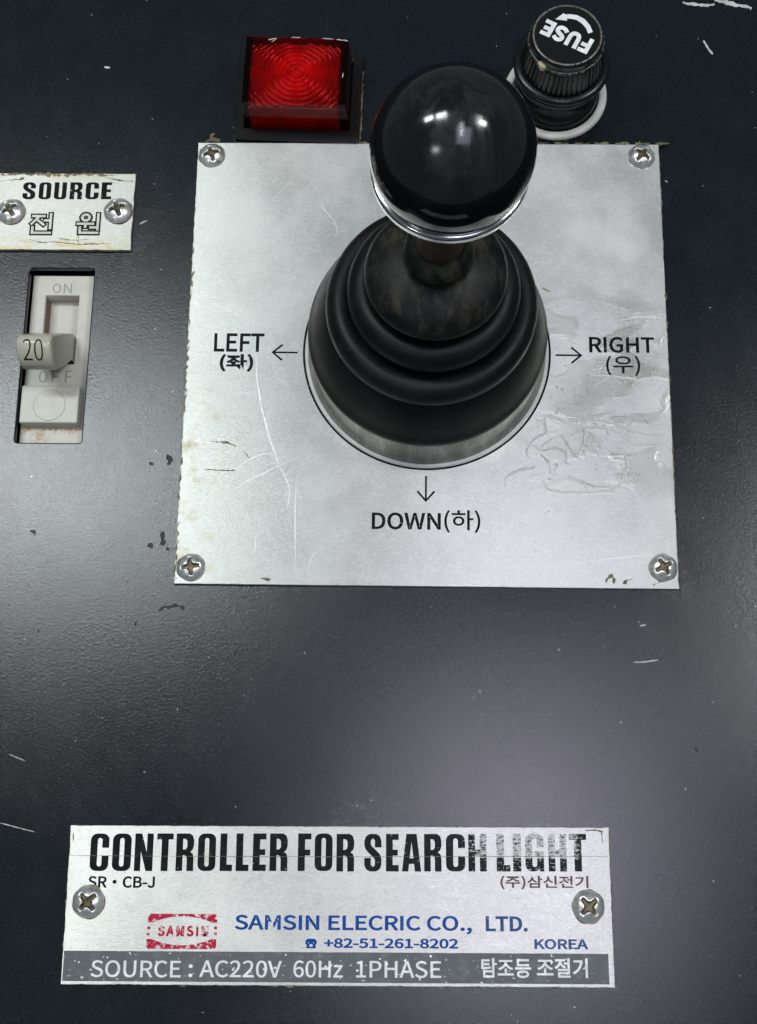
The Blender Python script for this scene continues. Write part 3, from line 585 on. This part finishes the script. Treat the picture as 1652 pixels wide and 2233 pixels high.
def strokes(name, segs, wd, z, mat, b, parent, **k):
    vs, fs = [], []; x0, y0, x1, y1 = b
    for q, (ax, ay, bx, by) in enumerate(segs):
        a = Vector((x0+ax*(x1-x0), y0+ay*(y1-y0))); c = Vector((x0+bx*(x1-x0), y0+by*(y1-y0))); d = (c-a).normalized()*wd*.5; n = Vector((-d.y, d.x))
        zz = z+q*.0015; m = len(vs)
        for p in (a-d*.9+n, a-d*.9-n, c+d*.9-n, c+d*.9+n): vs.append((p.x, p.y, zz))
        fs.append((m, m+1, m+2, m+3))
    return mesh(name, vs, fs, mat, parent, **k)
JEON = [(.14, .86, .62, .86), (.40, .84, .10, .50), (.36, .66, .60, .46), (.66, .66, .86, .66), (.89, .95, .89, .30), (.15, .34, .15, .08), (.15, .08, .90, .08)]
RI = [(.38+.155*math.cos(i*math.pi/5), .79+.14*math.sin(i*math.pi/5), .38+.155*math.cos((i+1)*math.pi/5), .79+.14*math.sin((i+1)*math.pi/5)) for i in range(10)]
WON = RI+[(.06, .50, .70, .50), (.38, .50, .38, .36), (.60, .33, .84, .33), (.90, .95, .90, .24), (.16, .32, .16, .08), (.16, .08, .90, .08)]
for sg, b_ in ((JEON, (-136.8, 42.8, -128.6, 50.9)), (WON, (-120.5, 42.9, -112.3, 51.0))):
    strokes('outline_lettering', sg, 1.95, SZ+.03, M_INK, b_, src, loc=(125, -52, 0))
    strokes('lettering', sg, .85, SZ+.09, M_CREAM, b_, src, loc=(125, -52, 0))
ribbons('edge_grime', [(.8, [[-150, 65.4], [-140, 66.0], [-128, 65.4], [-116, 66.0], [-108, 65]]), (.5, [[-148, 63], [-140, 64.2]]), (.35, [[-112, 64.8], [-106, 63.4], [-102, 63.2]]), (.3, [[-134, 39.6], [-128, 40.2], [-120, 39.2], [-108, 39.6]]),
    (.25, [[-126, 41.5], [-121, 40.6], [-116, 41.2]]), (.2, [[-119.6, 43], [-119.4, 39.5]]), (.3, [[-136, 40.8], [-131, 39.6]])], SZ+.02, M_DIRT, src, jit=.9, kind='stuff', loc=(125, -52, 0))
ribbons('scratch_marks', [(.12, [[-127+i*.9, 53.5-i*.5], [-123+i*.9, 54.4-i*.5]]) for i in range(9)]+[(.1, [[-110+i*.6, 47-i*.8], [-106+i*.3, 47.5-i*.8]]) for i in range(8)], SZ+.02, M_SCRATCH, src, loc=(125, -52, 0), kind='stuff')

# ---------------------------------------------------------------- circuit breaker switch
sw = empty('toggle_switch', (-124.5, 0, -4), 'off-white rectangular toggle switch recessed in the black panel, lever tilted down', 'switch')
LO = (124.5, 0, 4)
def dl(o): o.location = Vector(LO)*S; return o
dl(from_curve('face_plate', [rect(-135.1, -32.6, -114.4, 29.9), rect(-130.9, -2.5, -118.8, 23.1)], -4, M_WPL, sw, thick=6.2, bevel=.25))
dl(box('slot_floor', -133, -3.5, -14, -117, 25, -9.6, M_WPL, sw, 0))
mesh('slot_wall', [(-130.85, -2, -4.3), (-130.85, 23, -4.3), (-131.6, 23, -9.6), (-131.6, -2, -9.6), (-130.1, 22.4, -9.55), (-130.1, -2, -9.55)], [(0, 1, 4, 5)], M_BROWNWALL, sw, loc=LO)
dl(box('raised_block', -134.9, -24.9, -4.2, -115.1, -11.4, .4, M_WPL, sw, .55, 3, inset=.25))
cc = [(-125.0+5.35*math.cos(2*math.pi*i/64), -18.6+5.35*math.sin(2*math.pi*i/64)) for i in range(64)]
c2 = [(-125.0+5.2*math.cos(2*math.pi*i/64), -18.6+5.2*math.sin(2*math.pi*i/64)) for i in range(64)]
dl(from_curve('round_plug', [c2], .52, M_WPL, sw, thick=.3, bevel=.06))
dl(from_curve('plug_groove', [cc, c2], .44, M_DIRT, sw))
M_RELIEF_SHADE = plain('relief_shade_grey', (.27, .26, .23), .5)  # flat darker letters: shade of the raised lettering put into the colour
for s_, b_ in (('O', (-128.4, 23.7, -125.6, 27.2)), ('N', (-124.6, 23.7, -121.8, 27.2)), ('O', (-130.6, -9.0, -127.8, -4.6)), ('F', (-126.2, -9.0, -123.9, -4.6)), ('F', (-121.7, -9.0, -119.4, -4.6))):
    dl(text('relief_shade_lettering', s_, b_, -3.95, M_RELIEF_SHADE, sw))
# lever: a profile in y,z pulled along x
prof = [(8.6, -9), (8.4, -3), (3.6, 9), (-1.4, 19.6), (-2.2, 20.9), (-3.6, 21.7), (-5.2, 21.8), (-7.2, 21.0), (-9.2, 19.4), (-10.7, 17.4), (-11.4, 15.2), (-11.1, 13.4), (-6, 4), (-1.2, -3), (-1.2, -9)]
def lever():
    bm = bmesh.new(); rows = []
    for x, ins, z_in in ((-130.2, 1.1, 0), (-129.9, .35, 0), (-129.3, 0, 0), (-120.3, 0, 0), (-119.7, .35, 0), (-119.4, 1.1, 0)):
        cy, cz = -3, 8; row = []
        for y, z in prof:
            k = 1-ins/11; t = max(0, (z-10)/12)
            xx = x+(x+124.8)*.08*t-.9*t
            row.append(bm.verts.new((xx, cy+(y-cy)*k, cz+(z-cz)*k)))
        rows.append(row)
    for a, b in zip(rows, rows[1:]):
        for i in range(len(prof)): j = (i+1) % len(prof); bm.faces.new((a[i], a[j], b[j], b[i]))
    bm.faces.new(rows[0][::-1]); bm.faces.new(rows[-1]); bmesh.ops.recalc_face_normals(bm, faces=bm.faces)
    bmesh.ops.scale(bm, vec=(S, S, S), verts=bm.verts)
    me = bpy.data.meshes.new('lever'); bm.to_mesh(me); bm.free(); me.materials.append(M_HANDLE)
    for p in me.polygons: p.use_smooth = len(p.vertices) == 4
    me.shade_smooth() if False else None
    return me
lv = bpy.data.objects.new('lever', lever()); lv.location = Vector(LO)*S; link(lv, sw)
# rating number wrapped on the rounded tip of the lever
num = text('number_print', '20', (0, 0, 6.4, 7.0), 0, M_INK, lv, bold=-.004)
tipc = [(y, z) for y, z in prof[4:12]]
Ls = [0]
for a, b in zip(tipc, tipc[1:]): Ls.append(Ls[-1]+math.hypot(b[0]-a[0], b[1]-a[1]))
bmn = bmesh.new(); bmn.from_mesh(num.data); bmesh.ops.subdivide_edges(bmn, edges=bmn.edges[:], cuts=2, use_grid_fill=True); bmn.to_mesh(num.data); bmn.free()
for v_ in num.data.vertices:
    d = (8.9-v_.co.y/S); i = 0
    while i < len(Ls)-2 and Ls[i+1] < d: i += 1
    t = (d-Ls[i])/(Ls[i+1]-Ls[i]); a, b = tipc[i], tipc[i+1]; nx = Vector((-(b[1]-a[1]), b[0]-a[0])).normalized()
    if nx.y < 0: nx = -nx
    y, z = a[0]+(b[0]-a[0])*t, a[1]+(b[1]-a[1])*t
    v_.co = Vector((v_.co.x/S-128.9, y+nx.x*.16, z+nx.y*.16))*S

# ---------------------------------------------------------------- indicator lamp
RL = math.radians(-1.6); il = empty('indicator_lamp', (-45.4, 96.6, 0), 'rectangular red glowing indicator lamp with black bezel, above the square plate', 'indicator lamp', RL)
from_curve('bezel', [rrect(-21.6, -17.4, 21.6, 17.2, .8), rrect(-18.7, -14.0, 18.7, 14.4, .5)], 3.2, M_BLKPL, il, thick=3.2, bevel=.35)
mesh('bezel_floor', [(-19, -14.5, .4), (19, -14.5, .4), (19, 15, .4), (-19, 15, .4)], [(0, 1, 2, 3)], M_HOLLOW, il)
def lamp_block():
    nx, ny = 96, 72; x0, x1, y0, y1 = -15.8, 14.9, -12.3, 11.9; vs, fs = [], []
    for j in range(ny+1):
        for i in range(nx+1):
            x, y = x0+(x1-x0)*i/nx, y0+(y1-y0)*j/ny; r = math.hypot(x-.2, y-.3)
            z = 15.9+.7*math.cos(r*2*math.pi/1.75)*(1+.3*mn.noise((x*.3, y*.3, 1)))*min(1, r/2)-.014*r*r*.5
            vs.append((x, y, z))
    for j in range(ny):
        for i in range(nx): a = j*(nx+1)+i; fs.append((a, a+1, a+nx+2, a+nx+1))
    b = len(vs); n = 90                                              # fluted front and back, plain sides
    for z in (15.0, 1.0):
        for i in range(n+1): x = x0+(x1-x0)*i/n; vs.append((x, y0-.25-.28*abs(math.sin(i*math.pi/3)), z))
    for i in range(n): fs.append((b+i, b+n+1+i, b+n+2+i, b+i+1))
    for xx, sgn in ((x0, -1), (x1, 1)):
        b = len(vs); vs += [(xx, y0, 15.0), (xx, y1, 15.0), (xx, y1, 1.0), (xx, y0, 1.0)]; fs.append((b, b+1, b+2, b+3))
    b = len(vs); vs += [(x0, y1, 15.0), (x1, y1, 15.0), (x1, y1, 1.0), (x0, y1, 3.2)]; fs.append((b, b+1, b+2, b+3))
    return vs, fs
v, f = lamp_block(); mesh('ribbed_reflector', v, f, M_REDIN, il, True)
box('lens_cover', -18.4, -13.4, 1.2, 18.4, 13.6, 17.6, M_LENS, il, .5, 2, inset=.75)
ribbons('lens_wear', [(.5, [[13.5, 12.3], [16.5, 12.1], [17.3, 11.8]]), (.3, [[8.5, 12.6], [12.5, 12.4]]), (.35, [[-10, 11.4], [-7.2, 12.2]]), (.3, [[-8.8, 10.6], [-7.2, 12]]), (.3, [[-2, 12.7], [1, 12.7]]), (.25, [[16.1, -2.5], [16.3, -.6]])], 17.68, M_CHIP, il, kind='stuff')
ribbons('edge_grime', [(.9, [[-21.9, -16], [-21.9, -6], [-21.7, 6]]), (.8, [[-21, -17.9], [-6, -17.8], [8, -17.9], [21, -17.8]]), (.5, [[22.2, -17], [22.2, -2], [22.1, 12]])], .1, M_DIRT, il, jit=.6, kind='stuff')

# ---------------------------------------------------------------- fuse holder
FX, FY = 44.9, 98.9
fu = empty('fuse_holder', (FX, FY, 0), 'round black fuse cap with white word and curved arrow, on a white washer', 'fuse holder')
v, f = lathe(smooth_prof([(15.2, .1), (15.3, .9), (15.9, 1.35), (17.0, 1.35), (17.8, .95), (18.1, .1)], 3), 96); mesh('washer', v, f, M_WASHER, fu, True)
v, f = lathe([(14.9, .3), (14.5, 5.2), (14.1, 5.8), (13.6, 6.0), (13.4, 13), (14.2, 14.2), (15.4, 15.0), (15.9, 15.9), (15.6, 16.8), (15.2, 17.2), (15.9, 17.6), (16.4, 18.4), (16.3, 19.2), (15.8, 19.8), (14.6, 20.0), (13, 20.0)], 96)
mesh('body', v, f, M_BLKPL, fu, True)
KP = [(13.8, 20.0), (14.2, 20.15), (14.1, 20.8), (13.7, 24), (13.3, 27), (12.85, 29.6), (12.6, 30.3)]
def kn(j, i, r, z): return r-(.34 if (i % 4 in (0,)) else 0)*(1 if 20.1 < z < 30 else 0)
v, f = lathe(KP, 50*4, kn); mesh('knurled_grip', v, f, M_CAP, fu, False)
v, f = lathe(smooth_prof([(12.6, 30.3), (12.75, 30.6), (12.4, 31.1), (12.0, 31.4), (11.95, 33.2), (11.7, 33.9), (11.2, 34.25), (10.9, 34.3), (10.7, 34.15), (8, 34.1), (.02, 34.1)], 3), 96); mesh('cap_top', v, f, M_CAP, fu, True)
k_ = (401.1-34.2)/(401.1-32.2)
def up(p): return (CP.x+(p[0]-CP.x)*k_-FX, CP.y+(p[1]-CP.y)*k_-FY)
from_curve('arrow_print', [[up(p) for p in [(53.49, 101.48), (52.67, 103.99), (51.03, 106.28), (48.68, 107.77), (46.3, 108.22), (44.6, 108.1), (44.11, 108.56), (41.26, 106.25), (45.2, 105.7), (45.06, 106.49), (46.25, 106.5), (48.24, 106.04), (50.0, 104.67), (51.34, 102.84), (51.98, 100.9)]]], 34.16, M_WHITE, fu)
ft = text('lettering', 'FUSE', (-8.6, -3.1, 8.6, 3.1), 34.16, M_WHITE, fu, bold=.022, spacing=1.04)
c = up((44.9, 99.75)); ft.location = Vector((c[0], c[1], 0))*S; ft.rotation_euler = (0, 0, math.radians(152.5))
